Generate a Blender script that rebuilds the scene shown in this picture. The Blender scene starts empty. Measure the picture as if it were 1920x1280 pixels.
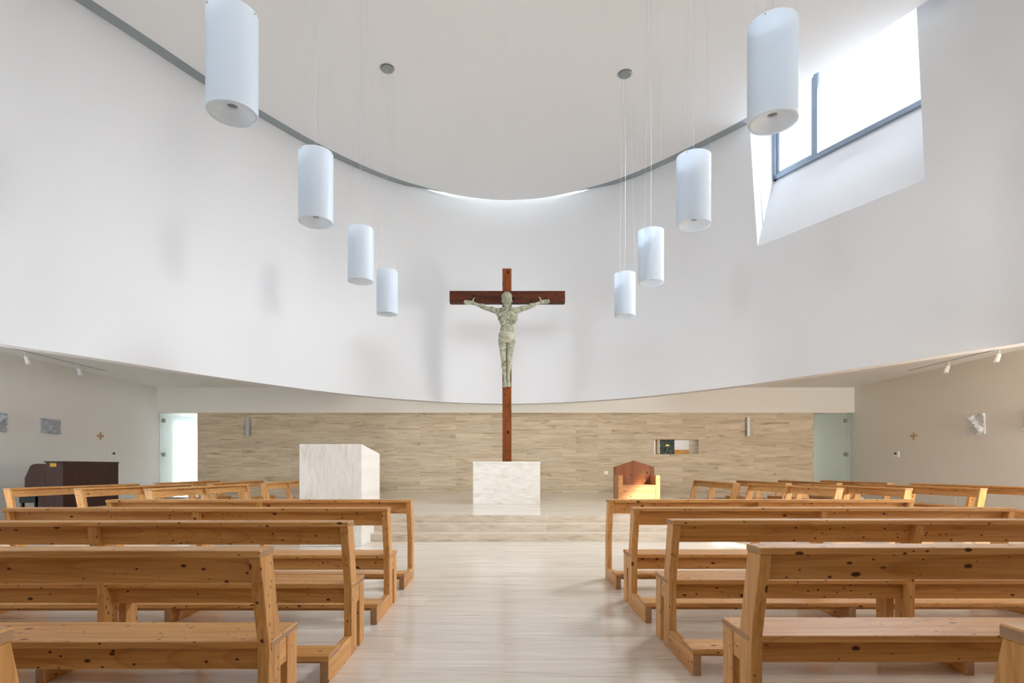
import bpy, bmesh, math, random
from mathutils import Vector, Matrix, noise
S = bpy.context.scene
COL = S.collection
PI = math.pi
EYE = 1.2
F = 1100.0
# ------------------------------------------------------------ camera
cd = bpy.data.cameras.new('camera'); cam = bpy.data.objects.new('camera', cd); COL.objects.link(cam)
cam.location = (0, 0, EYE); cam.rotation_euler = (PI / 2, 0, 0)
cd.sensor_width = 36; cd.lens = F / 1920 * 36; cd.shift_x = 14 / 1920; cd.shift_y = 236 / 1920
cd.clip_start = 0.02; cd.clip_end = 200
S.camera = cam
# ------------------------------------------------------------ world, lights, exposure
w = bpy.data.worlds.new('World'); S.world = w; w.use_nodes = True
w.node_tree.nodes['Background'].inputs[0].default_value = (0.86, 0.93, 1.0, 1)
w.node_tree.nodes['Background'].inputs[1].default_value = 1.6
vs = S.view_settings
vs.view_transform = 'Standard'; vs.look = 'None'; vs.gamma = 1; vs.use_curve_mapping = False
vs.exposure = 0.12
S.cycles.max_bounces = 10; S.cycles.diffuse_bounces = 7; S.cycles.use_denoising = True
S.cycles.sample_clamp_indirect = 8

def area(name, loc, target, sx, sy, power, color, spread=180):
    ld = bpy.data.lights.new(name, 'AREA'); ld.shape = 'RECTANGLE'; ld.size = sx; ld.size_y = sy
    ld.energy = power; ld.color = color; ld.spread = math.radians(spread)
    o = bpy.data.objects.new(name, ld); COL.objects.link(o); o.location = loc
    d = Vector(target) - Vector(loc); o.rotation_euler = d.to_track_quat('-Z', 'Y').to_euler()
    return o
# daylight of the hall openings, with added fill lamps among it
area('window_daylight', (7.75, 12.7, 8.75), (-0.3, 9.3, 0), 3.0, 1.9, 960, (0.84, 0.92, 1.0), 106)
area('window_ground_bounce_daylight', (7.9, 12.8, 7.3), (5.0, 11.3, 9.3), 3.0, 1.0, 150, (.9, .96, 1))
area('right_clerestory_daylight', (8.0, 6.4, 6.8), (0, 13.5, 0), 2.2, 2.0, 75, (0.88, 0.94, 1.0), 95)  # added fill lamp aimed at the chancel from an unseen opening
area('chancel_rooflight_daylight', (0, 18.1, 3.74), (0, 18.1, 0), 10.0, 1.0, 26, (1, .97, .92))  # added fill lamp over the chancel, the soffit has no opening
area('rear_clerestory_daylight', (0.6, -5.0, 6.6), (0, 17.0, 4.3), 6.4, 2.8, 95, (.87, 0.935, 1.0), 60)
area('roof_slot_daylight', (0.12, 16.3, 8.98), (0.12, 16.5, 9.6), 4.6, .3, 30, (.88, .96, 1))
area('left_wing_daylight', (-11.0, 3.2, 1.9), (-7.5, 19, 2.0), 3.0, 1.8, 560, (.80, .9, 1.0))  # added fill lamp for the left wing, side wall is solid here
area('right_wing_daylight', (11.1, 3.2, 1.9), (7.5, 19, 2.0), 3.0, 1.8, 1250, (1.0, .96, .90))  # added fill lamp for the right wing, side wall is solid here
sd = bpy.data.lights.new('sun', 'SUN'); sd.energy = 14; sd.angle = math.radians(1.2); sd.color = (1.0, 0.95, 0.88)
sun = bpy.data.objects.new('sun', sd); COL.objects.link(sun); sun.location = (20, -20, 30)
SUNDIR = Vector((-0.34, 0.68, -0.48)).normalized()
sun.rotation_euler = SUNDIR.to_track_quat('-Z', 'Y').to_euler()

# ------------------------------------------------------------ helpers
def link(name, me, mats, parent=None):
    o = bpy.data.objects.new(name, me); COL.objects.link(o)
    for m in (mats if isinstance(mats, (list, tuple)) else [mats]): me.materials.append(m)
    if parent: o.parent = parent
    return o
def obj(name, bm, mat, parent=None, smooth=False):
    bmesh.ops.recalc_face_normals(bm, faces=bm.faces)
    me = bpy.data.meshes.new(name); bm.to_mesh(me); bm.free()
    if smooth:
        for p in me.polygons: p.use_smooth = True
    return link(name, me, mat, parent)
def tag(o, label=None, cat=None, group=None, kind=None):
    if label: o['label'] = label
    if cat: o['category'] = cat
    if group: o['group'] = group
    if kind: o['kind'] = kind
    return o
def thing(name, label, cat, loc=(0, 0, 0), rz=0, group=None):
    o = bpy.data.objects.new(name, None); COL.objects.link(o); o.empty_display_size = .1
    o.location = loc; o.rotation_euler = (0, 0, rz)
    return tag(o, label, cat, group)
def struct(name, bm, mat, parent=None, smooth=False):
    o = obj(name, bm, mat, parent, smooth); o['kind'] = 'structure'; return o
def copy_tree(o, parent=None):
    c = o.copy(); COL.objects.link(c)
    if parent: c.parent = parent
    for ch in o.children: copy_tree(ch, c)
    return c
def NB(): return bmesh.new()
def box(bm, x0, x1, y0, y1, z0, z1, bev=0.0):
    b = bmesh.new()
    bmesh.ops.create_cube(b, size=1)
    for v in b.verts:
        v.co = Vector((x0 + (v.co.x + .5) * (x1 - x0), y0 + (v.co.y + .5) * (y1 - y0), z0 + (v.co.z + .5) * (z1 - z0)))
    if bev: bmesh.ops.bevel(b, geom=list(b.edges), offset=bev, segments=1, affect='EDGES')
    merge(bm, b); return bm
def merge(bm, b):
    me = bpy.data.meshes.new('tmp'); b.to_mesh(me); b.free(); bm.from_mesh(me); bpy.data.meshes.remove(me)
def prism(bm, pts, a0, a1, axis='x', bev=0.0):
    """pts in the two other axes, extruded between a0 and a1 along axis"""
    b = bmesh.new()
    def mk(p, a):
        return {'x': (a, p[0], p[1]), 'y': (p[0], a, p[1]), 'z': (p[0], p[1], a)}[axis]
    v0 = [b.verts.new(mk(p, a0)) for p in pts]; v1 = [b.verts.new(mk(p, a1)) for p in pts]
    n = len(pts)
    b.faces.new(v0); b.faces.new(v1[::-1])
    for i in range(n): b.faces.new((v0[i], v0[(i + 1) % n], v1[(i + 1) % n], v1[i]))
    bmesh.ops.recalc_face_normals(b, faces=b.faces)
    if bev: bmesh.ops.bevel(b, geom=list(b.edges), offset=bev, segments=1, affect='EDGES')
    merge(bm, b); return bm
def lathe(bm, prof, n=48, c=(0, 0)):
    rings = []
    for r, z in prof:
        if r < 1e-6: rings.append([bm.verts.new((c[0], c[1], z))]); continue
        rings.append([bm.verts.new((c[0] + r * math.cos(2 * PI * k / n), c[1] + r * math.sin(2 * PI * k / n), z)) for k in range(n)])
    for a, b in zip(rings, rings[1:]):
        for k in range(n):
            k2 = (k + 1) % n
            if len(a) == 1 and len(b) == 1: continue
            if len(a) == 1: bm.faces.new((a[0], b[k], b[k2]))
            elif len(b) == 1: bm.faces.new((a[k], a[k2], b[0]))
            else: bm.faces.new((a[k], a[k2], b[k2], b[k]))
    return bm
def tube(bm, pts, r, n=8):
    pts = [Vector(p) for p in pts]; rings = []
    for i, p in enumerate(pts):
        d = (pts[min(i + 1, len(pts) - 1)] - pts[max(i - 1, 0)]).normalized()
        u = d.orthogonal().normalized(); v = d.cross(u)
        rings.append([bm.verts.new(p + u * r * math.cos(2 * PI * k / n) + v * r * math.sin(2 * PI * k / n)) for k in range(n)])
    for a, b in zip(rings, rings[1:]):
        for k in range(n): bm.faces.new((a[k], a[(k + 1) % n], b[(k + 1) % n], b[k]))
    bm.faces.new(rings[0]); bm.faces.new(rings[-1][::-1])
    return bm

# ------------------------------------------------------------ materials
class NT:
    def __init__(s, name):
        s.m = bpy.data.materials.new(name); s.m.use_nodes = True; s.t = s.m.node_tree
        s.b = s.t.nodes['Principled BSDF']; s.out = s.t.nodes['Material Output']
    def n(s, kind, **kw):
        nd = s.t.nodes.new(kind)
        for k, v in kw.items():
            if k in nd.inputs: nd.inputs[k].default_value = v
            else: setattr(nd, k, v)
        return nd
    def l(s, a, b): s.t.links.new(a, b)
    def mapped(s, scale, rnd=False, co='Object', rot=(0, 0, 0)):
        tc = s.n('ShaderNodeTexCoord'); mp = s.n('ShaderNodeMapping'); mp.inputs['Scale'].default_value = scale
        mp.inputs['Rotation'].default_value = rot
        s.l(tc.outputs[co], mp.inputs['Vector'])
        if rnd:
            oi = s.n('ShaderNodeObjectInfo'); mu = s.n('ShaderNodeMath', operation='MULTIPLY'); mu.inputs[1].default_value = 37.0
            s.l(oi.outputs['Random'], mu.inputs[0]); s.l(mu.outputs[0], mp.inputs['Location'])
        return mp.outputs[0]
    def ramp(s, src, stops):
        r = s.n('ShaderNodeValToRGB'); e = r.color_ramp.elements
        while len(e) > 1: e.remove(e[-1])
        e[0].position = stops[0][0]; e[0].color = (*stops[0][1], 1)
        for p, c in stops[1:]:
            x = e.new(p); x.color = (*c, 1)
        s.l(src, r.inputs[0]); return r.outputs[0]
    def mix(s, fac, a, b, mode='MIX'):
        x = s.n('ShaderNodeMix', data_type='RGBA', blend_type=mode)
        for sock, v in ((x.inputs[0], fac), (x.inputs[6], a), (x.inputs[7], b)):
            if hasattr(v, 'is_linked') or hasattr(v, 'links'): s.l(v, sock)
            elif isinstance(v, (int, float)): sock.default_value = v
            else: sock.default_value = (*v, 1)
        return x.outputs[2]
    def bump(s, src, strength, dist=.002):
        bp = s.n('ShaderNodeBump'); bp.inputs['Strength'].default_value = strength; bp.inputs['Distance'].default_value = dist
        s.l(src, bp.inputs['Height']); s.l(bp.outputs[0], s.b.inputs['Normal'])
def srgb(r, g, b):
    f = lambda c: ((c / 255 + .055) / 1.055) ** 2.4 if c > 10 else c / 255 / 12.92
    return (f(r), f(g), f(b))
def plain(name, col, rough=.6, metal=0, bumpy=0, var=.0):
    t = NT(name); t.b.inputs['Roughness'].default_value = rough; t.b.inputs['Metallic'].default_value = metal
    v = t.mapped((1, 1, 1)); nz = t.n('ShaderNodeTexNoise', Scale=3.0, Detail=3.0); t.l(v, nz.inputs['Vector'])
    c = t.ramp(nz.outputs['Fac'], [(0.3, tuple(x * (1 - var) for x in col)), (0.7, tuple(min(1, x) for x in col))])
    t.l(c, t.b.inputs['Base Color'])
    if bumpy:
        n2 = t.n('ShaderNodeTexNoise', Scale=90.0, Detail=4.0); t.l(v, n2.inputs['Vector']); t.bump(n2.outputs['Fac'], bumpy, .003)
    return t.m
def wood(name, axis, light, dark, knot, kscale=15.0, kmax=.19, rough=.45, coat=0.0, spec=.35):
    t = NT(name); ax = 'xyz'.index(axis)
    def sc(a, b):
        s = [b, b, b]; s[ax] = a; return tuple(s)
    v = t.mapped(sc(.9, 13), True)
    n1 = t.n('ShaderNodeTexNoise', Scale=1.0, Detail=5.0, Roughness=.6, Distortion=.5); t.l(v, n1.inputs['Vector'])
    v3 = t.mapped(sc(1.2, 75), True)
    n3 = t.n('ShaderNodeTexNoise', Scale=1.0, Detail=3.0, Roughness=.6); t.l(v3, n3.inputs['Vector'])
    base = t.ramp(n1.outputs['Fac'], [(.3, dark), (.52, light), (.7, tuple(x * 1.08 for x in light))])
    fine = t.ramp(n3.outputs['Fac'], [(.35, (.80, .74, .68)), (.6, (1, 1, 1))])
    base = t.mix(.8, base, fine, 'MULTIPLY')
    # growth rings
    v4 = t.mapped(sc(.35, 3.2), True)
    wv = t.n('ShaderNodeTexNoise', Scale=1.0, Detail=1.0, Distortion=.3); t.l(v4, wv.inputs['Vector'])
    mu = t.n('ShaderNodeMath', operation='MULTIPLY'); mu.inputs[1].default_value = 26; t.l(wv.outputs['Fac'], mu.inputs[0])
    fr = t.n('ShaderNodeMath', operation='FRACT'); t.l(mu.outputs[0], fr.inputs[0])
    rg = t.ramp(fr.outputs[0], [(0, (1, 1, 1)), (.7, (.95, .92, .88)), (.92, (.80, .70, .60)), (1, (1, 1, 1))])
    base = t.mix(.75, base, rg, 'MULTIPLY')
    # knots: one candidate per cell, radius by the cell's own random value
    def knots(scale, kmax, base, stretch=.55):
        v2 = t.mapped(sc(stretch, 1), True)
        vo = t.n('ShaderNodeTexVoronoi', Scale=scale, Randomness=1.0); t.l(v2, vo.inputs['Vector'])
        sp = t.n('ShaderNodeSeparateColor'); t.l(vo.outputs['Color'], sp.inputs[0])
        rad = t.n('ShaderNodeMapRange'); rad.inputs[1].default_value = .33; rad.inputs[2].default_value = 1; rad.inputs[3].default_value = 0; rad.inputs[4].default_value = kmax
        t.l(sp.outputs[0], rad.inputs[0])
        sub = t.n('ShaderNodeMath', operation='SUBTRACT'); t.l(vo.outputs['Distance'], sub.inputs[0]); t.l(rad.outputs[0], sub.inputs[1])
        k = t.n('ShaderNodeMapRange'); k.inputs[1].default_value = -.03; k.inputs[2].default_value = .02; k.inputs[3].default_value = 1; k.inputs[4].default_value = 0
        t.l(sub.outputs[0], k.inputs[0])
        return t.mix(k.outputs[0], base, knot)
    base = knots(kscale, kmax, base)
    base = knots(kscale * 2.1, kmax * 1.15, base, .7)
    t.l(base, t.b.inputs['Base Color'])
    t.b.inputs['Roughness'].default_value = rough; t.b.inputs['Coat Weight'].default_value = coat; t.b.inputs['Coat Roughness'].default_value = .2; t.b.inputs['Specular IOR Level'].default_value = spec
    t.bump(n3.outputs['Fac'], .12, .001)
    return t.m
PINE_L, PINE_D, PINE_K = (.67, .36, .125), (.52, .235, .058), (.085, .03, .013)
pine = {a: wood('pine_' + a, a, PINE_L, PINE_D, PINE_K) for a in 'xyz'}
pine_end = plain('pine_end_grain', (.40, .235, .125), .7, 0, .2, .15)
cross_z = wood('varnished_wood_z', 'z', (.24, .068, .012), (.11, .026, .006), (.02, .006, .004), 9, .26, .55, .0, .15)
cross_x = wood('varnished_wood_x', 'x', (.10, .026, .009), (.045, .012, .006), (.012, .005, .004), 8, .3, .55, .0, .15)
throne_z = wood('throne_wood_z', 'z', (.27, .09, .022), (.17, .048, .012), (.05, .015, .01), 5, .25, .4)
throne_x = wood('throne_wood_x', 'x', (.55, .27, .11), (.45, .2, .08), (.09, .03, .015), 6, .2, .4)
laminate = wood('organ_laminate', 'z', (.052, .023, .018), (.038, .016, .013), (.04, .017, .013), 8, .0, .35)
wall_white = plain('white_plaster', srgb(236, 236, 235), .85)
wall_warm = plain('warm_white_plaster', srgb(227, 223, 214), .85)
drum_white = plain('drum_white_plaster', srgb(226, 227, 229), .8)
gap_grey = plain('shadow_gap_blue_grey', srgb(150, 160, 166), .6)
frame_grey = plain('window_frame_blue_grey', srgb(132, 144, 160), .45, .0)
steel = plain('brushed_steel', srgb(150, 152, 150), .35, .8)
alu_light = plain('matt_aluminium', srgb(190, 192, 190), .5, .3)
white_plastic = plain('white_plastic', srgb(235, 233, 228), .4)
black_plastic = plain('black_plastic', srgb(22, 24, 26), .35)
brass = plain('brass', srgb(200, 160, 70), .3, .8)
cross_pink = plain('pink_stone', srgb(200, 160, 125), .6)
relief_mat = plain('pale_marble', srgb(215, 217, 217), .6, 0, .3)
relief_grey = plain('grey_marble', srgb(178, 184, 192), .6, 0, .5)

def travertine(name, cols, vein, rw, rh, streak, axes='xz', mortar=.0015, contrast=.06, rough=.5, pits=.5, joint=None, spec=.5):
    t = NT(name)
    tc = t.n('ShaderNodeTexCoord'); sp = t.n('ShaderNodeSeparateXYZ'); t.l(tc.outputs['Object'], sp.inputs[0])
    cb = t.n('ShaderNodeCombineXYZ'); t.l(sp.outputs['XYZ'.index(axes[0].upper())], cb.inputs[0]); t.l(sp.outputs['XYZ'.index(axes[1].upper())], cb.inputs[1])
    br = t.n('ShaderNodeTexBrick'); br.offset = .37; br.offset_frequency = 2; br.squash = 1
    br.inputs['Scale'].default_value = 1; br.inputs['Brick Width'].default_value = rw; br.inputs['Row Height'].default_value = rh
    br.inputs['Mortar Size'].default_value = mortar; br.inputs['Mortar Smooth'].default_value = .3; br.inputs['Bias'].default_value = 0
    br.inputs['Color1'].default_value = (.0, .0, .0, 1); br.inputs['Color2'].default_value = (1, 1, 1, 1); br.inputs['Mortar'].default_value = (.5, .5, .5, 1)
    t.l(cb.outputs[0], br.inputs['Vector'])
    # each slab has its own vein offset
    sh = t.n('ShaderNodeVectorMath', operation='SCALE'); sh.inputs['Scale'].default_value = 7.0; t.l(br.outputs['Color'], sh.inputs[0])
    ad = t.n('ShaderNodeVectorMath', operation='ADD'); t.l(cb.outputs[0], ad.inputs[0]); t.l(sh.outputs[0], ad.inputs[1])
    mp = t.n('ShaderNodeMapping'); mp.inputs['Scale'].default_value = streak; t.l(ad.outputs[0], mp.inputs['Vector'])
    n1 = t.n('ShaderNodeTexNoise', Scale=1.0, Detail=6.0, Roughness=.62, Distortion=1.1); t.l(mp.outputs[0], n1.inputs['Vector'])
    base = t.ramp(n1.outputs['Fac'], [(.30, vein), (.43, cols[0]), (.58, cols[1]), (.75, cols[2])])
    tone = t.ramp(br.outputs['Color'], [(0, (1 - contrast,) * 3), (1, (1 + contrast * .3,) * 3)])
    base = t.mix(1.0, base, tone, 'MULTIPLY')
    jt = t.n('ShaderNodeMath', operation='MULTIPLY'); jt.inputs[1].default_value = .45; t.l(br.outputs['Fac'], jt.inputs[0])
    base = t.mix(jt.outputs[0], base, joint or vein)
    if pits:
        m2 = t.n('ShaderNodeMapping'); m2.inputs['Scale'].default_value = (streak[0] * 3, streak[1] * 1.6, 1); t.l(cb.outputs[0], m2.inputs['Vector'])
        n2 = t.n('ShaderNodeTexNoise', Scale=2.2, Detail=8.0, Roughness=.75); t.l(m2.outputs[0], n2.inputs['Vector'])
        p = t.ramp(n2.outputs['Fac'], [(0, (1, 1, 1)), (.30, (1, 1, 1)), (.34, (0, 0, 0))])
        pm = t.n('ShaderNodeMath', operation='MULTIPLY'); pm.inputs[1].default_value = pits; t.l(p, pm.inputs[0])
        base = t.mix(pm.outputs[0], base, tuple(x * .35 for x in vein))
    t.l(base, t.b.inputs['Base Color']); t.b.inputs['Roughness'].default_value = rough
    t.b.inputs['Specular IOR Level'].default_value = spec
    return t.m
trav_wall = travertine('travertine_wall', ((.57, .46, .32), (.66, .55, .40), (.72, .62, .48)), (.36, .26, .155), 1.15, .152, (1.0, 9, 1), 'xz', .001, .14, .6, .6, spec=.2)
trav_floor = travertine('travertine_floor', ((.70, .615, .515), (.77, .69, .60), (.82, .755, .68)), (.57, .475, .37), 1.9, .2, (1.0, 15, 1), 'xy', .0012, .05, .17, 0, (.56, .50, .42))
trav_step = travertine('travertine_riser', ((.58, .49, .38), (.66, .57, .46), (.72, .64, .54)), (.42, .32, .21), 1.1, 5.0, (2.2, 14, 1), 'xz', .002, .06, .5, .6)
trav_v = travertine('travertine_block_vertical', ((.70, .655, .59), (.76, .72, .66), (.80, .77, .72)), (.62, .55, .46), 9, 9, (13, 2.6, 1), 'xz', 0, 0, .5, .8)
trav_h = travertine('travertine_block_horizontal', ((.73, .69, .63), (.79, .76, .71), (.83, .81, .77)), (.66, .57, .46), 9, 9, (3, 9, 1), 'xz', 0, 0, .5, .9)

def ceiling_mat():
    t = NT('perforated_ceiling'); v = t.mapped((1, 1, 1))
    vo = t.n('ShaderNodeTexVoronoi', Scale=28.0, Randomness=0.0); t.l(v, vo.inputs['Vector'])
    c = t.ramp(vo.outputs['Distance'], [(.0, srgb(212, 214, 216)), (.2, srgb(216, 218, 220)), (.3, srgb(234, 236, 238))])
    t.l(c, t.b.inputs['Base Color']); t.b.inputs['Roughness'].default_value = .9
    return t.m
ceil_mat = ceiling_mat()
def frosted(name, col, trans, rough=.5, mixt=.5):
    t = NT(name); nd = t.t.nodes
    tr = t.n('ShaderNodeBsdfTranslucent'); tr.inputs[0].default_value = (*col, 1)
    mx = t.n('ShaderNodeMixShader'); mx.inputs[0].default_value = mixt
    t.b.inputs['Base Color'].default_value = (*col, 1); t.b.inputs['Roughness'].default_value = rough
    t.b.inputs['Transmission Weight'].default_value = trans; t.b.inputs['IOR'].default_value = 1.2
    t.l(t.b.outputs[0], mx.inputs[1]); t.l(tr.outputs[0], mx.inputs[2]); t.l(mx.outputs[0], t.out.inputs[0])
    return t.m
acrylic = frosted('frosted_acrylic', (.80, .85, .90), 0, .35, .5)
lens = frosted('ribbed_lens', (.94, .96, .97), 0, .2, .6)
door_glass = frosted('frosted_green_glass', (.86, .93, .90), .95, .22, .25)
def clear_glass():
    t = NT('window_glass'); g = t.n('ShaderNodeBsdfTransparent'); g.inputs[0].default_value = (.97, .98, 1, 1)
    gl = t.n('ShaderNodeBsdfGlossy'); gl.inputs['Roughness'].default_value = .02
    mx = t.n('ShaderNodeMixShader'); mx.inputs[0].default_value = .06
    t.l(g.outputs[0], mx.inputs[1]); t.l(gl.outputs[0], mx.inputs[2]); t.l(mx.outputs[0], t.out.inputs[0]); return t.m
glass = clear_glass()
def marble():
    t = NT('green_marble'); v = t.mapped((1, 1, 1)); nz = t.n('ShaderNodeTexNoise', Scale=12.0, Detail=6.0, Distortion=2.5); t.l(v, nz.inputs['Vector'])
    c = t.ramp(nz.outputs['Fac'], [(.35, srgb(30, 44, 42)), (.5, srgb(54, 70, 66)), (.62, srgb(115, 128, 120))]); t.l(c, t.b.inputs['Base Color'])
    t.b.inputs['Roughness'].default_value = .6; t.b.inputs['Specular IOR Level'].default_value = .15; return t.m
green_marble = marble()
def bronze():
    t = NT('verdigris_patina'); v = t.mapped((1, 1, 1)); nz = t.n('ShaderNodeTexNoise', Scale=9.0, Detail=8.0, Roughness=.7, Distortion=1.0); t.l(v, nz.inputs['Vector'])
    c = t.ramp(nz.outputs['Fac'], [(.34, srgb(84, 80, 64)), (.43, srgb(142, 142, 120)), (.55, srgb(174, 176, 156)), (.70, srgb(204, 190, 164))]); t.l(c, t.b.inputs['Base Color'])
    t.b.inputs['Roughness'].default_value = .6; g = t.n('ShaderNodeNewGeometry'); pr = t.ramp(g.outputs['Pointiness'], [(.44, (.22, .20, .16)), (.495, (.8, .8, .77)), (.52, (1, 1, 1))])  # shade painted into the colour: crevices darkened by pointiness
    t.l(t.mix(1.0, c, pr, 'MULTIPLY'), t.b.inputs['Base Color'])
    t.bump(nz.outputs['Fac'], .6, .02); return t.m
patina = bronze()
cloth_patina = plain('pale_cream_patina', srgb(188, 184, 160), .6, 0, .6, .35)

# ------------------------------------------------------------ the drum (curved hall wall)
RIGHT = [(0.12, 17.07), (1.0, 16.96), (1.8, 16.66), (2.6, 16.2), (3.4, 15.6), (4.2, 14.75), (5.0, 13.75), (5.6, 12.9), (6.2, 11.75), (6.86, 10.45), (7.35, 9.45), (7.78, 8.5), (8.2, 6), (8.0, 3), (6.95, -1), (4.3, -4.2), (0, -5.4)]
LEFT = [(-.6, 17.0), (-1.4, 16.77), (-2.2, 16.34), (-3.1, 15.72), (-3.9, 14.95), (-4.7, 13.95), (-5.4, 12.85), (-6.05, 11.75), (-6.6, 10.6), (-7.1, 9.6), (-7.6, 8.6), (-8.1, 6), (-7.95, 3), (-6.95, -1), (-4.3, -4.2)]
CTRL = [Vector((x, y)) for x, y in RIGHT + LEFT[::-1]]       # clockwise from the apex
def cat(p0, p1, p2, p3, t):
    # centripetal-ish catmull rom
    return 0.5 * ((2 * p1) + (p2 - p0) * t + (2 * p0 - 5 * p1 + 4 * p2 - p3) * t * t + (3 * p1 - p0 - 3 * p2 + p3) * t ** 3)
def curve(ctrl, off=0.0):
    n = len(ctrl); pts = []
    for i in range(n):
        for k in range(24): pts.append(cat(ctrl[i - 1], ctrl[i], ctrl[(i + 1) % n], ctrl[(i + 2) % n], k / 24))
    return pts
BASE = curve(CTRL)
NBASE = len(BASE)
LEN = [0.0]
for i in range(NBASE): LEN.append(LEN[-1] + (BASE[(i + 1) % NBASE] - BASE[i]).length)
TOT = LEN[-1]
def at(s):
    s %= TOT
    import bisect
    i = min(bisect.bisect_right(LEN, s) - 1, NBASE - 1)
    f = (s - LEN[i]) / max(1e-9, LEN[i + 1] - LEN[i])
    return BASE[i].lerp(BASE[(i + 1) % NBASE], f)
def nrm(s):
    d = at(s + .25) - at(s - .25); return Vector((-d.y, d.x)).normalized()
def outward(s):
    n = nrm(s); c = Vector((0, 6)); return n if n.dot(at(s) - c) > 0 else -n
def find(fn):   # arc parameter minimising fn(point)
    return min((fn(at(k * TOT / 4000)), k * TOT / 4000) for k in range(4000))[1]
sA = find(lambda p: abs(p.x / p.y - .431) if p.y > 9 and p.x > 0 else 9)
sB = find(lambda p: abs(p.x / p.y - .7155) if p.y > 8 and p.x > 0 else 9)
def sray(P):    # arc position where the sun ray through P (back towards the sun) leaves the drum
    best = None
    for k in range(1, 400):
        q = Vector(P) - SUNDIR * (k * .05)
        s = find2(q)
        if (at(s) - Vector((q.x, q.y))).length < .06: return s, q.z
    return None
def find2(q):
    return min(((at(s) - Vector((q.x, q.y))).length, s) for s in [j * TOT / 600 for j in range(600)])[1]
h1s, h1z = sray((3.2, 14.0, .62))
h2s, h2z = sray((3.35, 9.2, 0))
sR0, sR1 = find(lambda p: (p - Vector((3.1, -4.9))).length), find(lambda p: (p - Vector((-3.1, -4.9))).length)
sC0, sC1 = find(lambda p: abs(p.y - 7.3) if p.x > 0 else 9), find(lambda p: abs(p.y - 5.5) if p.x > 0 else 9)
DZ0, DZ1, CZ = 3.054, 9.66, 8.82
holes = [(sA, sB, 6.07, DZ1), (h1s - 1.0, h1s + 1.1, h1z - .8, h1z + .5), (h2s - .45, h2s + .45, h2z - .3, h2z + .3), (sR0, sR1, 5.2, 8.1), (sC0, sC1, 5.7, 7.9)]
TH = .26
def thick(s):
    return TH
svals = set(k * TOT / 260 for k in range(260))
for a, b, _, _ in holes:
    svals -= {s for s in svals if min(abs(s - a), abs(s - b)) < .05}; svals |= {a, b}
svals = sorted(svals)
zvals = sorted({DZ0, DZ1, 4.2, 7.0} | {z for h in holes for z in h[2:]})
def warp(s, z):     # the big opening leans a little to the left going up
    if z > 6.07 and sA - 3 < s < sB + 3:
        f = 1 if sA <= s <= sB else max(0, 1 - min(abs(s - sA), abs(s - sB)) / 3)
        return s - f * (.20 if s < (sA + sB) / 2 else .13) * (z - 6.07) / 3.0
    return s
bm = NB(); G = {}
for i, s in enumerate(svals):
    for j, z in enumerate(zvals):
        ss = warp(s, z)
        p = at(ss); q = p + outward(ss) * thick(ss)
        G[0, i, j] = bm.verts.new((p.x, p.y, z)); G[1, i, j] = bm.verts.new((q.x, q.y, z))
NS, NZ = len(svals), len(zvals)
def hole(i, j):
    if j < 0 or j >= NZ - 1: return None
    i %= NS
    sm = (svals[i % NS] + (svals[(i + 1) % NS] if i + 1 < NS else TOT)) / 2; zm = (zvals[j] + zvals[j + 1]) / 2
    for k, (a, b, z0, z1) in enumerate(holes):
        if a < sm < b and z0 < zm < z1: return k
    return None
for i in range(NS):
    i2 = (i + 1) % NS
    for j in range(NZ - 1):
        if hole(i, j) is not None: continue
        for sd_ in (0, 1): bm.faces.new((G[sd_, i, j], G[sd_, i2, j], G[sd_, i2, j + 1], G[sd_, i, j + 1]))
        def reveal(e):
            try: bm.faces.new((G[0, e[0], e[1]], G[0, e[2], e[3]], G[1, e[2], e[3]], G[1, e[0], e[1]]))
            except ValueError: pass
        for (ni, nj, e) in ((i - 1, j, (i, j, i, j + 1)), (i + 1, j, (i2, j, i2, j + 1)), (i, j - 1, (i, j, i2, j)), (i, j + 1, (i, j + 1, i2, j + 1))):
            hh = hole(ni, nj)
            if nj < 0 or nj >= NZ - 1 or (hh is not None and hh != 0):
                reveal(e)
bmesh.ops.recalc_face_normals(bm, faces=bm.faces)
wall_drum = struct('wall_drum', bm, drum_white)
for p in wall_drum.data.polygons: p.use_smooth = abs(p.normal.z) < .5
wall_drum.data.set_sharp_from_angle(angle=math.radians(35))

# splayed reveals of the big right window, from the hole in the drum out to the frame
F1, F2 = Vector((6.23, 13.54)), Vector((7.75, 10.5))
WZ0, WZ1 = 7.8, 9.66
fr_dir = (F2 - F1).normalized()
bm = NB()
hs = [s for s in svals if sA - 1e-6 <= s <= sB + 1e-6]
inner = [bm.verts.new((at(s).x, at(s).y, 6.07)) for s in hs]
outer = []
for k, s in enumerate(hs):
    q = F1.lerp(F2, (s - sA) / (sB - sA)); outer.append(bm.verts.new((q.x, q.y, WZ0)))
for k in range(len(hs) - 1): bm.faces.new((inner[k], inner[k + 1], outer[k + 1], outer[k]))
for (k, Fp) in ((0, F1), (-1, F2)):
    s = hs[k]; col = [bm.verts.new((*at(warp(s, z)), z)) for z in [z for z in zvals if z > 6.08]]
    base_v = inner[k]; top_o = bm.verts.new((Fp.x, Fp.y, WZ1))
    bm.faces.new([base_v] + col + [top_o, outer[k]])
struct('trim_2', bm, drum_white).data.set_sharp_from_angle(angle=math.radians(30))
# underside closing strip of the recess above the window
bm = NB()
a = [bm.verts.new((*at(warp(s, DZ1)), DZ1 - .001)) for s in hs]; b = [bm.verts.new((*F1.lerp(F2, (s - sA) / (sB - sA)), DZ1 - .001)) for s in hs]
for k in range(len(hs) - 1): bm.faces.new((a[k], a[k + 1], b[k + 1], b[k]))
struct('trim_3', bm, drum_white)
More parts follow.
